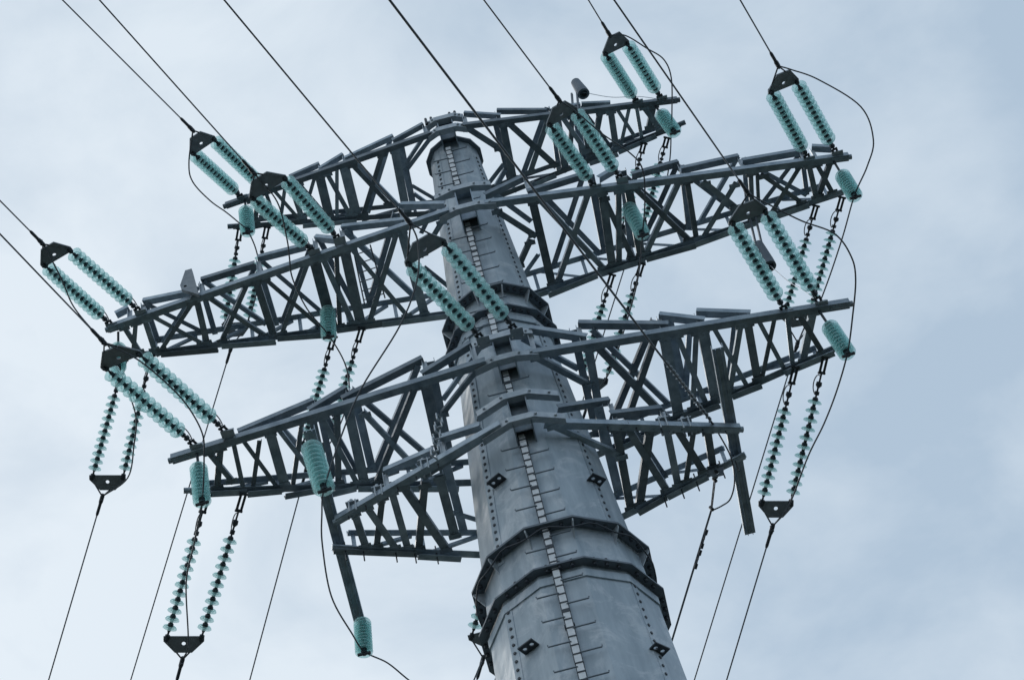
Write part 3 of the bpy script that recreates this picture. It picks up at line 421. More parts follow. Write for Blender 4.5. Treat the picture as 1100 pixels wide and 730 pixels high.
def rad(z):
    # circumradius of the twelve-sided shaft
    if z > 28.1:
        return .455 + .0565 * (33.82 - z)
    if z > 21.8:
        return .795 + .059 * (28.1 - z)
    return 1.175 + .046 * (21.8 - z)
def shaft_ring(R_, z):
    return [Vector((R_ * math.sin(R(15 + 30 * k)), -R_ * math.cos(R(15 + 30 * k)), z)) for k in range(12)]
def loft(bm, rings, caps=True):
    rv = [[bm.verts.new(p) for p in r_] for r_ in rings]
    n = len(rings[0])
    for q in range(len(rv) - 1):
        for k in range(n):
            bm.faces.new((rv[q][k], rv[q][(k + 1) % n], rv[q + 1][(k + 1) % n], rv[q + 1][k]))
    if caps:
        bm.faces.new(rv[0][::-1])
        bm.faces.new(rv[-1])

for z0, z1 in ((28.14, 33.86), (21.8, 28.14), (.3, 21.8)):
    bm = bmesh.new()
    e = .002
    loft(bm, [shaft_ring(rad(z0 + e), z0), shaft_ring(rad(z1 - e), z1)])
    sec = link('shaft_section', bm, M_POLE, PYLON)
    # bolted lap seams down two corners
    for corner in (-1, 1):
        bm = bmesh.new()
        bs = bmesh.new()
        def edge(z, off=0, out=0):
            r_ = rad(z)
            A = Vector((r_ * math.sin(corner * R(45)), -r_ * math.cos(R(45)), z))
            o2 = R(60) if corner > 0 else -R(30)
            off = off if corner > 0 else -off * .6
            t_ = Vector((math.cos(o2), math.sin(o2), 0))
            nrm = Vector((math.sin(o2), -math.cos(o2), 0))
            return A + t_ * corner * off + nrm * out
        za, zb = max(z0 + .35, 9), z1 - .3
        prism(bm, edge(za, .09, .003), edge(zb, .09, .003), [(-.06, -.006), (.06, -.006), (.06, .006), (-.06, .006)],
              (math.sin(R(60)), -math.cos(R(60)), 0) if corner > 0 else (math.sin(-R(30)), -math.cos(R(30)), 0))
        z = za + .08
        while z < zb - .05:
            p = edge(z, .09, .0)
            q = edge(z, .09, .024)
            tube(bs, [p, q], .024, 6)
            z += .155
        linkm('lap_seam', [(bm, M_POLE), (bs, M_DARK)], sec)

# pole cap, flanges
def flange(z, R_, th=.035, ribs=True, up=.22, band=0):
    bm = bmesh.new()
    inner = rad(z) * 1.004
    loft(bm, [shaft_ring(inner, z), shaft_ring(R_, z), shaft_ring(R_, z + th), shaft_ring(inner, z + th)], caps=False)
    if band:
        loft(bm, [shaft_ring(R_ - .002, z - band), shaft_ring(R_ - .002, z - .001), shaft_ring(R_ - .022, z - .001), shaft_ring(R_ - .022, z - band), shaft_ring(R_ - .002, z - band)], caps=False)
    b2 = bmesh.new()
    b3 = bmesh.new()
    for k in range(12):
        a = R(15 + 30 * k)
        u = Vector((math.sin(a), -math.cos(a), 0))
        if ribs:
            ri = rad(z) - .01
            M = axes(u * ri + Vector((0, 0, z - .002)), u, (0, 0, -1))
            plate(b3, [(0, 0), (R_ - ri - .02, 0), (R_ - ri - .02, .05), (.03, .26), (0, .26)], [], .016, M)
        for s in (-1, 0, 1):
            am = R(30 * k + s * 8)
            um = Vector((math.sin(am), -math.cos(am), 0))
            p = um * (rad(z) * .5 + R_ * .5) * .985
            tube(b2, [p + Vector((0, 0, z - .05)), p + Vector((0, 0, z + th + .05))], .026, 6)
    return linkm('flange_ring', [(bm, M_FLANGE), (b2, M_DARK), (b3, M_ZINC)], PYLON)
flange(22.27, 1.315)
flange(21.42, 1.335, th=.03, ribs=False, band=0.0)
flange(28.5, .93)
flange(27.86, .955, th=.03, ribs=False)
bm = bmesh.new()
loft(bm, [shaft_ring(rad(33.86) * 1.004, 33.86), shaft_ring(.535, 33.86), shaft_ring(.535, 33.90), shaft_ring(.3, 33.95)])
link('pole_cap', bm, M_FLANGE, PYLON)
# narrow collar bands under the joints
for z, k in ((21.36, 1.0), (27.8, 1.0)):
    bm = bmesh.new()
    r1 = rad(z - .05) + .03
    loft(bm, [shaft_ring(r1 - .028, z - .17), shaft_ring(r1, z - .17), shaft_ring(r1, z - .03), shaft_ring(r1 - .028, z - .03)], caps=False)
    link('collar_band', bm, M_POLE, PYLON)
bm = bmesh.new()
loft(bm, [shaft_ring(3.4, -.3), shaft_ring(3.4, .28), shaft_ring(3.3, .32)])
link('foundation', bm, M_CONC, PYLON)

# lifting lugs: flat plates with two holes
for a, z in ((-31, 23.77), (47, 23.45), (-30, 20.26), (48, 19.87)):
    u = Vector((math.sin(R(a)), -math.cos(R(a)), 0))
    t_ = Vector((u.y, -u.x, 0))
    b = bmesh.new()
    rr = rad(z) * (.967 if True else 1)
    M = axes(u * (rr - .03) + Vector((0, 0, z)), u, t_)
    plate(b, [(0, -.12), (.19, -.12), (.19, .12), (0, .12)], [(.11, -.058, .03), (.11, .058, .03)], .02, M)
    link('lifting_lug', b, M_DARK, PYLON)

# climbing ladder on the front facet
LX = -.06
def face_y(z):
    return -rad(z) * math.cos(R(15))
LAD = None
bm = bmesh.new()
bw = bmesh.new()
br = bmesh.new()
gaps = [(H_ - .12, H_ + t_ + .12) for H_, t_ in ((33.74, .4), (30.7, .66), (26.12, .6), (24.48, .6))]
gaps += [(22.15, 22.45), (28.38, 28.62), (27.8, 27.95), (21.34, 21.5)]
side = 1
zs = [10 + i * .165 for i in range(143)]
strip = [Vector((LX, face_y(z) - .072, z)) for z in (10, 21.3)]
prism(bw, (LX, face_y(10) - .075, 10), (LX, face_y(21.75) - .075, 21.75), [(-.046, -.006), (.046, -.006), (.046, .006), (-.046, .006)], (0, 1, 0))
prism(bw, (LX, face_y(21.85) - .075, 21.75), (LX, face_y(28.1) - .075, 28.1), [(-.046, -.006), (.046, -.006), (.046, .006), (-.046, .006)], (0, 1, 0))
prism(bw, (LX, face_y(28.2) - .075, 28.1), (LX, face_y(33.55) - .075, 33.55), [(-.046, -.006), (.046, -.006), (.046, .006), (-.046, .006)], (0, 1, 0))
for i, z in enumerate(zs):
    y = face_y(z)
    box(bm, (LX, y - .084, z), .11, .012, .018 if i % 8 else .06)
z = 10.0
while z < 33.5:
    zb = z + 2.0
    for dx in (-.052, .052):
        bar(bm, (LX + dx, face_y(z) - .07, z), (LX + dx, face_y(min(zb, 33.5)) - .07, min(zb, 33.5)), .012, .016, (0, 1, 0))
    for q in (0,):
        bar(bm, (LX, face_y(z) + .02, z + .3), (LX, face_y(z) - .06, z + .3), .14, .03)
    z = zb
pegs_at = []
z = 14.1
while z < 33.5:
    if not any(a < z < b for a, b in gaps):
        y = face_y(z) - .085
        L_ = .31
        pegs_at.append((side, y, z))
    side = -side
    z += .235
LAD = link('ladder', bm, M_DARK, PYLON)
link('ladder_strip', bw, M_WHITE, LAD)
br.free()
for sd_ in (-1, 1):
    br = bmesh.new()
    tube(br, [(sd_ * .03, 0, 0), (sd_ * .33, 0, 0), (sd_ * .334, 0, .03)], .011, 6)
    first = None
    for s_, y, z in pegs_at:
        if s_ == sd_:
            if first is None:
                first = o = link('step_peg', br, M_FLANGE, LAD)
            else:
                o = first.copy()
                COL.objects.link(o)
            o.location = (LX, y, z)

# cross-arms -----------------------------------------------------------------
SPEC = dict(top=(33.74, .42, .06, .105), mid=(30.7, .66, .045, .125), low=(26.12, .6, .085, .13), small=(24.48, .6, .08, .125))
ARMLAB = dict(top='shortest upper cross-arm at the pole top', mid='longest cross-arm second from the top',
              low='lower long cross-arm third from the top', small='short lowest cross-arm carrying two jumper beams')
for an, A in ARMS.items():
    H, h0, hs, cw = SPEC[an]
    hh = lambda x: max(h0 - hs * abs(x), .12)
    bm = bmesh.new()
    ext = .22
    def line(P, e_out):
        p, q = Vector(P[0]), Vector(P[1])
        return p, q
    def chord(p, q, flip):
        angle(bm, p, q, cw, cw * .8, .014, flip=flip)
    for s in 'lr':
        p, q = [Vector(v) for v in A['NB' + s]]
        tip, root = (p, q) if s == 'l' else (q, p)
        # run on to the bracket in front of the pole
        d = (root - tip).normalized()
        root2 = tip + d * ((abs(tip.x) - .3) / abs(d.x))
        chord(tip, root2, 1 if s == 'r' else -1)
        # clevis eye at the tip
        tube(bm, [tip - d * .05 + Vector((0, 0, .03)), tip + Vector((0, 0, .03)), tip + d * .3 + Vector((0, 0, .03))], .048, 10)
        p, q = [Vector(v) for v in A['FB' + s]]
        ftip, froot = (p, q) if s == 'l' else (q, p)
        fd = (froot - ftip).normalized()
        sx = -1 if s == 'l' else 1
        froot2 = ftip + fd * ((abs(ftip.x) - .25) / abs(fd.x))
        chord(ftip, froot2, -1 if s == 'r' else 1)
        tube(bm, [ftip - fd * (.02 if an == 'small' else .1) + Vector((0, 0, .03)), ftip + fd * .3 + Vector((0, 0, .03))], .048, 10)
        # far top chord
        a_ = ftip + fd * .25
        a_.z = H + hh(a_.x)
        b_ = froot2.copy()
        b_.z = H + hh(b_.x)
        angle(bm, a_, b_, cw * .9, cw * .8, .013, flip=-1 if s == 'r' else 1)
        # far face: posts and zigzag
        nseg = 7 if an == 'mid' else 5 if an == 'low' else 4 if an == 'top' else 3
        for i in range(nseg):
            u0 = ftip.lerp(froot2, (i + .3) / nseg)
            u1 = ftip.lerp(froot2, (i + 1.15) / nseg) if i < nseg - 1 else froot2
            t0 = Vector((u0.x, u0.y + .02, H + hh(u0.x)))
            t1 = Vector((u1.x, u1.y + .02, H + hh(u1.x)))
            angle(bm, u0 + Vector((0, .02, .02)), t0, .06, .05, .008, ref=(0, 1, 0))
            angle(bm, u0 + Vector((0, .035, .02)), t1 + Vector((0, .015, 0)), .06, .05, .008, ref=(0, 1, 0))
    pegs = bmesh.new()
    if an == 'small':
        for s in 'lr':
            for key in ('NB', 'FB'):
                p, q = [Vector(v) for v in A[key + s]]
                for t_ in (.08, .2, .42, .55, .7):
                    c_ = p.lerp(q, t_ if s == 'l' else 1 - t_)
                    tube(pegs, [c_ + Vector((0, 0, .16)), c_ + Vector((0, 0, -.24 if key == 'FB' else -.08))], .011, 6)
    arm = linkm('cross_arm', [(bm, M_ARM), (pegs, M_DARK)], PYLON)
    arm['label'] = ARMLAB[an]
    # sloping top members of the near face and their short posts
    for i, (p, q) in enumerate(A['NT']):
        p, q = Vector(p), Vector(q)
        b = bmesh.new()
        p.y -= .012
        q.y -= .012
        angle(b, p, q, cw * .95, cw * .65, .012, flip=-1)
        link('top_chord_segment', b, M_ARM, arm)
        hi = p if p.z > q.z else q
        b = bmesh.new()
        angle(b, (hi.x, hi.y + .03, H + .02), (hi.x, hi.y + .03, hi.z), .075, .06, .01, ref=(0, -1, 0))
        link('web_post', b, M_ZINC, arm)
    for p, q in A['FBs']:
        p, q = Vector(p), Vector(q)
        b = bmesh.new()
        p.z = min(p.z, H - .03) - .012
        q.z = min(q.z, H - .02) - .012
        p.y += .02
        q.y += .02
        angle(b, p, q, cw * .9, cw * .6, .012)
        link('splice_angle', b, M_ARM, arm)
    # lattice between the near and the far chords
    for i, (p, q, wd, pl) in enumerate(A['B']):
        p, q = Vector(p), Vector(q)
        b = bmesh.new()
        lift = .016 + .004 * (i % 4) if pl == 'b' else -.02 - .004 * (i % 4)
        p.z += lift
        q.z += lift
        wd = max(wd, .05)
        sd = 'l' if (p.x + q.x) < 0 else 'r'
        def liney(key, x):
            a_, c_ = A[key + sd]
            return a_[1] + (c_[1] - a_[1]) * (x - a_[0]) / (c_[0] - a_[0])
        dv = (q - p).normalized()
        if abs(dv.y) > .25:
            lim = .75 if pl == 't' else .12
            e_ = (p.y - liney('NB', p.x)) / dv.y
            if 0 < e_ < lim:
                p = p - dv * e_
            e_ = (liney('FB', q.x) - q.y) / dv.y
            if 0 < e_ < lim:
                q = q + dv * e_
        angle(b, p, q, wd, wd * .7, .010, flip=1 if i % 2 else -1)
        d = (q - p).normalized()
        for e_ in (p + d * .06, p + d * .14, q - d * .06, q - d * .14):
            tube(b, [e_ - Vector((0, 0, .014)), e_ + Vector((0, 0, .03))], .016, 6)
        if wd > .075 and pl == 'b':
            for e_, sg in ((p, 1), (q, -1)):
                c_ = e_ + d * sg * .07
                lo = -.006 - .0016 * (i % 9)
                if pl == 't':
                    lo -= .01
                bar(b, c_ + Vector((-.095, 0, lo)), c_ + Vector((.095, 0, lo)), .095, .008)
                for dx in (-.065, .065):
                    tube(b, [c_ + Vector((dx, 0, lo - .014)), c_ + Vector((dx, 0, lo + .01))], .015, 6)
        name = 'cross_strut' if wd > .125 else 'diagonal_brace' if wd > .08 else 'lacing_bar'
        link(name, b, M_ARM, arm)
    # brackets carrying the arm on the front and the back of the shaft
    yb = sum(abs(v[1]) for v in (A['NBl'][1], A['NBr'][0])) / 2 + .05
    if an == 'small':
        yb = 1.33
    for sgn in (-1, 1):
        r_ = rad(H)
        for zz in (H + hh(0) - .02, H + .03):
            b = bmesh.new()
            wd = .62 if an == 'small' else .5 if an != 'top' else .36
            dp = .17 if an == 'small' else .06
            pts = [(-wd, sgn * (yb - dp)), (-.18, sgn * (yb + .02)), (.18, sgn * (yb + .02)), (wd, sgn * (yb - dp))]
            cs = []
            for (x_, y_) in pts:
                o_ = sgn
                cs.append([(x_, y_ + o_ * .009, zz - .06), (x_, y_ + o_ * .009, zz + .06), (x_, y_ - o_ * .009, zz + .06), (x_, y_ - o_ * .009, zz - .048), (x_, y_ - o_ * .11, zz - .048), (x_, y_ - o_ * .11, zz - .06)])
            rv = [[b.verts.new(c_) for c_ in r6] for r6 in cs]
            for i_ in range(3):
                for k_ in range(6):
                    b.faces.new((rv[i_][k_], rv[i_][(k_ + 1) % 6], rv[i_ + 1][(k_ + 1) % 6], rv[i_ + 1][k_]))
            b.faces.new(rv[0])
            b.faces.new(rv[-1])
            for xx in (-.4 * wd / .5, -.22, .22, .4 * wd / .5):
                yy = yb + .02 - (dp + .02) * max(0, abs(xx) - .18) / (wd - .18)
                tube(b, [(xx, sgn * (yy - .03), zz), (xx, sgn * (yy + .04), zz)], .02, 6)
            br_ = link('shaft_bracket', b, M_ZINC, arm)
        b = bmesh.new()
        for xx in (-.135, .135):
            y0, y1 = sgn * (r_ * .9), sgn * (yb - .015)
            M = axes((xx, y0, H - .05), (0, sgn, 0), (0, 0, 1))
            D_ = abs(y1 - y0)
            plate(b, [(0, -.12), (D_, 0), (D_, hh(0) + .1), (0, hh(0) + .2)], [], .02, M)
        bar(b, (-.14, sgn * (yb - .25), H + hh(0) * .95), (.14, sgn * (yb - .25), H + hh(0) * .95), .4, .016)  # cover plate added over the cheeks only to shade the recess between them
        ym = sgn * (r_ * .93 + yb) / 2
        bar(b, (-.13, ym, H + hh(0) * .45), (.13, ym, H + hh(0) * .45), .02, hh(0) * .8 + .1)
        link('bracket_cheek', b, M_ARM, br_)
    for xx in ((-.33, -.23, .12, .22) if an == 'top' else ()):
        b = bmesh.new()
        if 1:
            tube(b, [(xx, -yb + .02, H + .36), (xx, -yb + .02, H + .56)], .026, 8)
        link('stud_bolt', b, M_DARK, arm)
    if an == 'small':
        for (p, q) in BEAM:
            p, q = Vector(p), Vector(q)
            b = bmesh.new()
            d = (q - p).normalized()
            prism(b, p, q, [(-.085, 0), (-.045, 0), (-.045, -.03), (-.033, -.03), (-.033, 0), (.033, 0), (.033, -.03), (.045, -.03), (.045, 0), (.085, 0), (.085, .1), (.073, .1), (.073, .012), (-.073, .012), (-.073, .1), (-.085, .1)])
            for t_ in (.08, .22, 1.25, 1.45, 2.5, 2.7, 3.4):
                c_ = p + d * t_
                for dx in (-.05, .05):
                    tube(b, [c_ + Vector((dx, 0, -.016)), c_ + Vector((dx, 0, .02))], .018, 6)
            link('jumper_beam', b, M_ARM, arm)
        # U-bolt clamps round the near chord
        for s_, tt in (('l', (.12, .3, .62)), ('r', (.6, .72))):
            p, q = [Vector(v) for v in A['NB' + s_]]
            for t_ in tt:
                c_ = p.lerp(q, t_)
                b = bmesh.new()
                for dx in (-.05, .05):
                    tube(b, [c_ + Vector((dx, -.09, -.06)), c_ + Vector((dx, -.09, .17)), c_ + Vector((dx, .07, .17)), c_ + Vector((dx, .07, -.06))], .014, 6)
                box(b, c_ + Vector((0, 0, .15)), .2, .2, .014)
                tube(b, [c_ + Vector((-.02, -.02, .14)), c_ + Vector((-.02, -.02, .26))], .03, 8)
                link('chord_clamp', b, M_ZINC, arm)
    if an == 'mid':
        # slim service ladder laid on the lattice, left of the shaft
        b = bmesh.new()
        P_ = [Vector(v) for v in SLAD]
        for i_ in range(2):
            tube(b, [P_[i_] + Vector((0, 0, .06)), P_[2 + i_] + Vector((0, 0, .06))], .014, 6)
        for i_ in range(6):
            u_ = (i_ + .5) / 6
            tube(b, [P_[0].lerp(P_[2], u_) + Vector((0, 0, .06)), P_[1].lerp(P_[3], u_) + Vector((0, 0, .06))], .010, 6)
        link('service_ladder', b, M_FLANGE, arm)

# device housings on stalks
for i, (a, st, hA, hB) in enumerate(MON):
    a, st, hA, hB = map(Vector, (a, st, hA, hB))
    b = bmesh.new()
    for dx in (-.05, .05):
        bar(b, a + Vector((dx, -.03, 0)), st + Vector((dx, 0, 0)), .045, .03)
    stalk = link('housing_stalk', b, M_FLANGE, PYLON)
    b = bmesh.new()
    d = (hB - hA)
    q_ = Vector((0, 0, 1)).rotation_difference(d)
    Ln = d.length
    prof = [(0, 0), (.075, 0), (.09, .02), (.115, Ln * .8), (.115, Ln), (.075, Ln), (.075, Ln - .1), (0, Ln - .1)]
    lathe(b, prof, 20)
    bmesh.ops.transform(b, matrix=Matrix.Translation(hA) @ q_.to_matrix().to_4x4(), verts=b.verts)
    if i == 0:
        b.free()
        b = bmesh.new()
        plate(b, MONP, [(MONP[4][0] + .07, MONP[4][1] + .07, .03)], .07, axes((0, a.y - .1, 0), (1, 0, 0), (0, 0, 1)))
    link('device_housing', b, M_YOKE if i == 0 else M_FLANGE, stalk)

    if i:
        e_ = Vector(NEAR['N6' if i == 1 else 'N9']['s'][0][0])
        b = bmesh.new()
        tube(b, spline([hB + Vector((0, 0, .06)), hB.lerp(e_, .35) + Vector((0, 0, -.05)), hB.lerp(e_, .7) + Vector((0, 0, .05)), e_], 8), .006, 5)
        link('signal_wire', b, M_ZINC, stalk)
# slack chain of shackles hooked on the long lower arm beside the shaft
b = bmesh.new()
c0, c1 = map(Vector, CHAIN)
for i in range(7):
    c_ = c0.lerp(c1, i / 6)
    w_ = .045 if i % 2 else .06
    sx = Vector((w_, 0, 0)) if i % 2 else Vector((w_ * .5, w_ * .8, 0))
    u_ = Vector((0, 0, .065))
    tube(b, [c_ - sx - u_, c_ + sx - u_, c_ + sx + u_, c_ - sx + u_, c_ - sx - u_], .014, 6)
link('shackle_chain', b, M_ZINC, PYLON)
# draped safety cable round the big flange
b = bmesh.new()
pts = []
for k in range(73):
    a_ = R(5 * k)
    sag_ = .09 * abs(math.sin(a_ * 6 + .3)) ** 1.5
    pts.append((1.27 * math.sin(a_), -1.27 * math.cos(a_), 22.2 - sag_))
tube(b, pts, .012, 6)
link('draped_cable', b, M_DARK, PYLON)

b = bmesh.new()
b.free()

# ------------------------------------------------------------------ insulators
bm = bmesh.new()
lathe(bm, [(.030, .040), (.062, .038), (.095, .022), (.118, -.004), (.1295, -.036), (.1305, -.050), (.125, -.051), (.121, -.034), (.110, -.006), (.092, .010),
           (.080, .012), (.077, -.026), (.072, -.026), (.068, .018), (.045, .026), (.030, .028)], 22, closed=True)
disc_near = link('glass_disc', bm, M_GLASS, None, True)
DISC = disc_near.data
bpy.data.objects.remove(disc_near)

def discs(parent, n, s0, pitch, scale, local, flat=1.0):
    # glass shells threaded on the string, all sharing one mesh
    for i in range(n):
        o = bpy.data.objects.new('glass_disc', DISC)
        COL.objects.link(o)
        o.parent = parent
        o.location = (0, 0, s0 + pitch * i)
        o.scale = (scale, scale, (scale * .95 if pitch > .1 else .8) * flat)
        o.rotation_euler = (math.pi + random.uniform(-.02, .02), random.uniform(-.02, .02), random.uniform(0, 6))

def string(parent, A, B, n, head, tail, scale, flat=1.0, horns=True):
    # one string of cap-and-pin units from A (tower) to B (line); local z runs along it
    A, B = Vector(A), Vector(B)
    d = B - A
    Ln = d.length
    pitch = (Ln - head - tail) / n
    bm = bmesh.new()
    # shackles and links at the tower end
    k = head - .06
    bar(bm, (-.035, 0, 0), (-.035, 0, k * .45), .012, .04, (1, 0, 0))
    bar(bm, (.035, 0, 0), (.035, 0, k * .45), .012, .04, (1, 0, 0))
    tube(bm, [(-.07, 0, .02), (.07, 0, .02)], .02, 8)
    tube(bm, [(-.06, 0, k * .42), (.06, 0, k * .42)], .02, 8)
    tube(bm, [(0, 0, k * .38), (0, 0, k)], .016, 8)
    lathe(bm, [(0, k * .62), (.045, k * .64), (.05, k * .72), (.02, k * .78), (0, k * .78)], 10)
    lathe(bm, [(0, k * .86), (.04, k * .87), (.04, k * .95), (0, k * .96)], 10)
    if horns:
        arc = [(0, .0 + .02, k * .5)] + [(0, .17 * math.sin(t) + .03, k * .72 - .16 * math.cos(t)) for t in [i * .35 for i in range(1, 9)]]
        tube(bm, arc, .009, 6)
    # caps and pins
    for i in range(n):
        s = head + pitch * i
        lathe(bm, [(0, s - .055), (.03, s - .055), (.046, s - .035), (.048, s + .004), (.03, s + .014), (.03, s + .02), (.026, s + pitch - .05), (0, s + pitch - .05)], 12)
    tube(bm, [(0, 0, head + pitch * (n - .5)), (0, 0, Ln - .02)], .017, 8)
    lathe(bm, [(0, Ln - .08), (.04, Ln - .07), (.045, Ln - .02), (0, Ln)], 10)
    o = link('insulator_string', bm, M_DARK, parent, False)
    o.location = A - Vector(parent.location)
    o.rotation_mode = 'QUATERNION'
    _, a_, b_ = frame(d)
    o.rotation_quaternion = Matrix((b_, a_, -d.normalized())).transposed().to_quaternion() if False else Matrix((a_.cross(d.normalized()), a_, d.normalized())).transposed().to_quaternion()
    discs(o, n, head + .012, pitch, scale, None, flat)
    return o

def assembly(name, data, label, group, n, head, tail, scale, near):
    (A1, B1), (A2, B2) = [[Vector(v) for v in s] for s in data['s']]
    c = Vector(data['c'])
    root = empty('tension_insulator', (A1 + A2) / 2)
    tag(root, label, 'insulator', group)
    string(root, A1, B1, n, head, tail, scale, 1.0 if near else .62)
    string(root, A2, B2, n, head, tail, scale, 1.0 if near else .62)
    o = root.location
    mid = (B1 + B2) / 2
    x = (B2 - B1)
    if x.x < 0:
        x = -x
    wdt = x.length
    y = (c - mid)
    M = axes(mid - o, x, y)
    hgt = .30 if near else .22
    bm = bmesh.new()
    hw = wdt / 2 + .05
    plate(bm, [(-hw, -.05), (hw, -.05), (hw, .03), (hw * .42, hgt), (-hw * .42, hgt), (-hw, .03)], [(0, .07, .032)], .024, M)
    link('yoke_plate', bm, M_YOKE, root)
    # links from the yoke corners to the dead-end clamp
    bm = bmesh.new()
    for s in (-1, 1):
        e_ = M @ Vector((s * hw * .9, .0, 0))
        tube(bm, [e_, c - o], .013, 6)
        lathe_at = M @ Vector((s * wdt / 2, 0, 0))
        tube(bm, [lathe_at - (M.to_3x3() @ Vector((0, 0, .05))), lathe_at + (M.to_3x3() @ Vector((0, 0, .05)))], .03, 8)
    link('yoke_links', bm, M_DARK, root)
    bm = bmesh.new()
    wd = (Vector(data['e']) - c).normalized()
    cc = c - o
    tube(bm, [cc - wd * .05, cc, cc + wd * .1, cc + wd * .14, cc + wd * .32, cc + wd * .36], [.03, .038, .038, .028, .028, .02], 8)
    tube(bm, [cc + wd * .04 - Vector((0, 0, .06)), cc + wd * .04 + Vector((0, 0, .06))], .022, 8)
    link('dead_end_clamp', bm, M_DARK, root)
    if near:
        for P_ in (A1, A2):
            bm = bmesh.new()
            q_ = P_ - o
            box(bm, q_ + Vector((0, -.02, -.05)), .2, .16, .02)
            for s in (-1, 1):
                bar(bm, q_ + Vector((s * .055, -.03, -.045)), q_ + Vector((s * .055, -.03, .05)), .016, .09)
                tube(bm, [q_ + Vector((s * .08, .04, -.1)), q_ + Vector((s * .08, .04, .02))], .014, 6)
            tube(bm, [q_ + Vector((-.09, -.02, .02)), q_ + Vector((.09, -.02, .02))], .02, 8)
            link('anchor_bracket', bm, M_ZINC, root)

NG = 'double glass insulators on the near side of the cross-arms'
NLAB = dict(
 N1='double teal glass insulator pulling up-left from the left tip of the topmost cross-arm',
 N2='double teal glass insulator hooked midway along the left half of the longest cross-arm',
 N3='double teal glass insulator at the far left tip of the longest cross-arm',
 N4='double teal glass insulator rising up-left from the left tip of the lower long cross-arm',
 N5='double teal glass insulator crossing in front of the grey pole shaft',
 N6='smallest near double glass insulator, above the right tip of the topmost cross-arm',
 N7='double teal glass insulator just right of the pole top, hooked to the longest cross-arm',
 N8='double teal glass insulator above the right tip of the longest cross-arm',
 N9='large double glass insulator standing on the right tip of the lower long cross-arm')
for k_, v in NEAR.items():
    L_ = (Vector(v['s'][0][1]) - Vector(v['s'][0][0])).length
    assembly(k_, v, NLAB[k_], NG, 12, L_ * .2, L_ * .04, 1.02, True)
FG = 'double glass insulators on the far side of the cross-arms'
FLAB = dict(
 F1='hanging far-side glass insulator under the left tip of the topmost cross-arm',
 F2='hanging far-side glass insulator between longest and lower arm, left of the pole',
 F3='hanging far-side glass insulator against open sky under the longest cross-arm\'s left tip',
 F4='hanging far-side glass insulator lowest of all, below the left tip of the lower cross-arm',
 F5='hanging far-side glass insulator almost hidden behind the left edge of the pole flange',
 F6='hanging far-side glass insulator under the right tip of the topmost cross-arm',
 F7='hanging far-side glass insulator between longest and lower arm, right of the pole',
 F8='hanging far-side glass insulator behind the large near string at right',
 F9='hanging far-side glass insulator with open-sky yoke under the right tip of the lower cross-arm')
for k_, v in FAR.items():
    L_ = (Vector(v['s'][0][1]) - Vector(v['s'][0][0])).length
    assembly(k_, v, FLAB[k_], FG, 11, L_ * .32, .08, .88, False)

# upright jumper insulators --------------------------------------------------
CG = 'short glass jumper insulators hanging from the arms'
CLAB = dict(
 C1='short teal glass insulator hanging at the left tip of the topmost cross-arm',
 C6='short teal glass insulator hanging at the right tip of the topmost cross-arm',
 C3='short glass insulator half hidden behind the yoke under the longest arm\'s left tip',
 C8='short teal glass insulator hanging at the right tip of the longest cross-arm',
 C2='short teal glass insulator hanging under the left half of the longest cross-arm',
 C7='short teal glass insulator hanging inside the right half of the longest cross-arm lattice',
 C4='short teal glass insulator hanging at the left tip of the lower long cross-arm',
 C9='short teal glass insulator hanging at the right tip of the lower long cross-arm',
 S1='fat bent glass insulator hanging at the near end of the left jumper beam',
 S2='glass insulator at the bottom end of the left jumper beam, nearest the picture foot')
for k_, (a, t, b) in CL.items():
    a, t, b = Vector(a), Vector(t), Vector(b)
    root = empty('jumper_insulator', a)
    tag(root, CLAB[k_], 'insulator', CG)
    d = b - t
    n_ = 10
    pitch = d.length / n_
    bm = bmesh.new()
    top = -(t - a).length
    tube(bm, [(0, 0, -max((t - a).length, .06)), (0, 0, 0)], .022, 8)
    lathe(bm, [(0, -.02), (.06, -.02), (.06, .02), (0, .03)], 12)
    for i in range(n_):
        s = pitch * (i + .5)
        lathe(bm, [(0, s - pitch * .5), (.04, s - pitch * .5), (.05, s - .01), (.03, s + .015), (.016, s + pitch * .5), (0, s + pitch * .5)], 12)
    lathe(bm, [(0, d.length - .01), (.05, d.length), (.05, d.length + .05), (0, d.length + .06)], 12)
    tube(bm, [(-.1, 0, d.length + .05), (.1, 0, d.length + .05)], .025, 8)
    o = link('insulator_core', bm, M_DARK, root)
    o.location = t - a
    o.rotation_mode = 'QUATERNION'
    o.rotation_quaternion = Vector((0, 0, 1)).rotation_difference(d)
    discs(o, n_, pitch * .5, pitch, 1.22 if k_ == 'S1' else 1.06, None)

# ------------------------------------------------------------------ conductors
def wire(name, pts, r, label, cat, group, n=8):
    bm = bmesh.new()
    tube(bm, pts, r, n)
    o = link(name, bm, M_WIRE, None, True)
    tag(o, label, cat, group)
    return o
def sagged(a, b, sag, n=24):
    a, b = Vector(a), Vector(b)
    return [a.lerp(b, i / n) - Vector((0, 0, sag * 4 * (i / n) * (1 - i / n))) for i in range(n + 1)]
WN = dict(N1='outermost of the two upper-left wires, leading to the topmost arm\'s left tip', N2='upper-left wire ending at the yoke midway along the longest arm',
 N3='short wire at the left picture edge ending at the longest arm\'s left tip', N4='lower wire at the left picture edge ending at the lower arm\'s left tip',
 N5='dark wire from the top edge to the yoke in front of the pole shaft', N6='wire from the top edge to the small yoke over the topmost arm\'s right tip',
 N7='wire from the top edge to the yoke just right of the pole top', N8='rightmost wire at the top edge, ending above the longest arm\'s right tip',
 N9='long wire from the top edge down to the large yoke over the lower arm')
for k_, v in NEAR.items():
    wire('power_line', sagged(v['c'], v['e'], .1), .0125, WN[k_], 'wire', 'conductors on the near side')
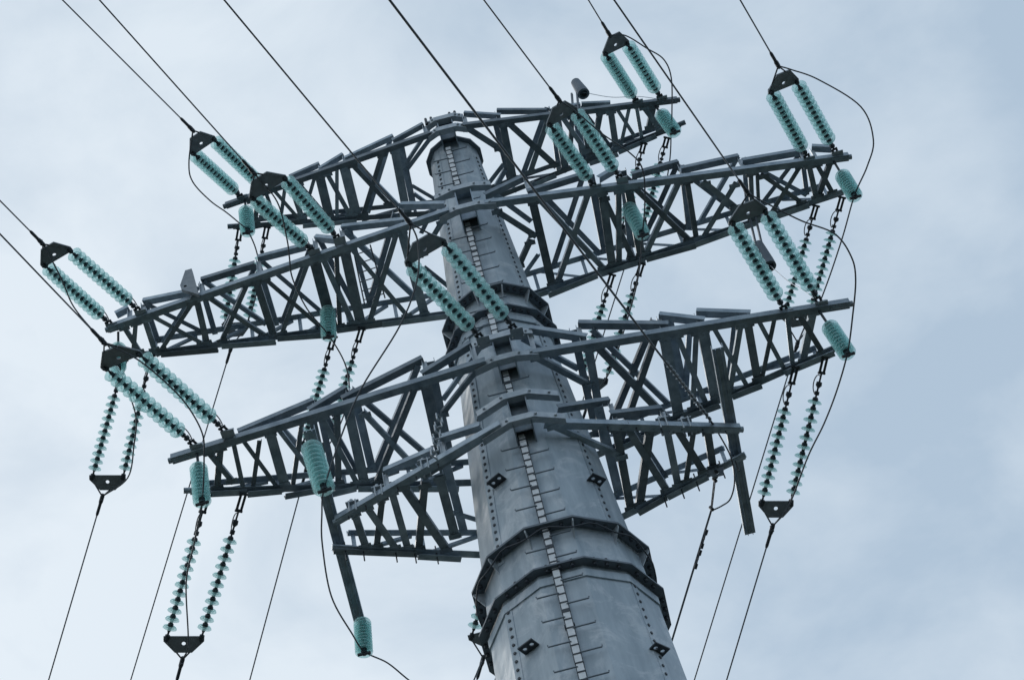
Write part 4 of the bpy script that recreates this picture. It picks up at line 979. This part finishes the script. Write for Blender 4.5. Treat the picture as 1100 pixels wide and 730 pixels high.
WF = dict(F1='wire descending from behind the longest arm past the lower arm\'s left tip', F2='wire descending between the left jumper beam and the lower arm\'s tip',
 F3='wire descending from the yoke at far left to the foot of the picture', F4='short wire below the lowest hanging yoke at left',
 F5='short wire at the left edge of the pole at the picture foot', F6='wire descending behind the lattice right of the pole top',
 F7='wire vanishing behind the pole from the right half of the longest arm', F8='thin wire descending from the longest arm past the bottom of the right jumper beam',
 F9='wire descending from the open-sky yoke at right')
for k_, v in FAR.items():
    wire('power_line', sagged(v['c'], v['e'], .1), .0125, WF[k_], 'wire', 'conductors on the far side')
JL = dict(J1='jumper cable looping round the topmost arm\'s left tip', J2='jumper cable dropping through the left half of the longest arm',
 J3='jumper cable looping under the longest arm\'s left tip', J4='jumper cable looping round the lower arm\'s left tip',
 J5='long jumper cable sweeping from the pole front along the left jumper beam', J6='jumper cable looping round the topmost arm\'s right tip',
 J7='jumper cable dropping through the right half of the longest arm', J8='wide jumper cable looping round the longest arm\'s right tip',
 J9='jumper cable looping round the lower arm\'s right tip', J10='short looped jumper cable at the foot of the right jumper beam')
for k_, v in JUMP.items():
    wire('jumper_cable', spline(v, 8), .0128 if k_ != 'J10' else .012, JL[k_], 'cable', 'jumper cables bridging the cross-arms')
wire('shield_cable', sagged(W10[0], W10[1], .1), .016, 'cable crossing the right lattice down to the lowest arm\'s right tip', 'cable', None)
a, b_ = Vector(W10[0]), Vector(W10[1])
# spiral grip along the last metres of that cable
d = (b_ - a).normalized()
_, u, v = frame(d)
pts = [a + d * (.15 + i * .02) + (u * math.cos(i * 1.1) + v * math.sin(i * 1.1)) * .028 for i in range(90)]
o = wire('preformed_grip', pts, .011, 'twisted metal grip wound round the cable end above the lowest arm\'s right tip', 'cable grip', None, 5)
o.data.materials[0] = M_ZINC
a, b_, e_ = map(Vector, F10)
root = empty('strain_fitting', a)
tag(root, 'chain of links hanging below the right tip of the lowest cross-arm', 'fitting')
bm = bmesh.new()
d = (b_ - a)
_, u, v = frame(d)
for s in (-1, 1):
    tube(bm, [d * .25 + u * .03 * s, d * .95 + u * .025 * s], .009, 6)
for t_ in (.04, .16, .25, .95):
    tube(bm, [d * t_ - u * .06, d * t_ + u * .06], .028, 8)
tube(bm, [d * 0, d * .26], .014, 6)
link('link_chain', bm, M_DARK, root)
bm = bmesh.new()
M = axes(Vector((0, 0, .02)), (1, 0, 0), (0, .3, -1))
plate(bm, [(-.13, 0), (.13, 0), (.08, .14), (-.08, .14)], [(0, .08, .025)], .02, M)
link('hanger_plate', bm, M_FLANGE, root)
wire('shield_cable', sagged(b_, e_, .1), .0165, 'cable with small dampers descending to the right edge of the pole flange', 'cable', None)
d = (e_ - b_).normalized()
for t_ in (.42, .75):
    c = b_ + d * t_
    bm = bmesh.new()
    tube(bm, [(0, 0, 0), (0, 0, -.06)], .014, 6)
    tube(bm, [Vector((0, 0, -.06)) - d * .11, Vector((0, 0, -.06)) + d * .11], .008, 6)
    for s in (-1, 1):
        tube(bm, [Vector((0, 0, -.06)) + d * s * .07, Vector((0, 0, -.06)) + d * s * .15], .026, 8)
    o = link('vibration_damper', bm, M_DARK, None)
    o.location = c
    tag(o, 'small damper clamped on the cable below the lowest arm\'s tip, %s' % ('upper of two' if t_ < .5 else 'lower of two'), 'damper', 'dampers on the cable')
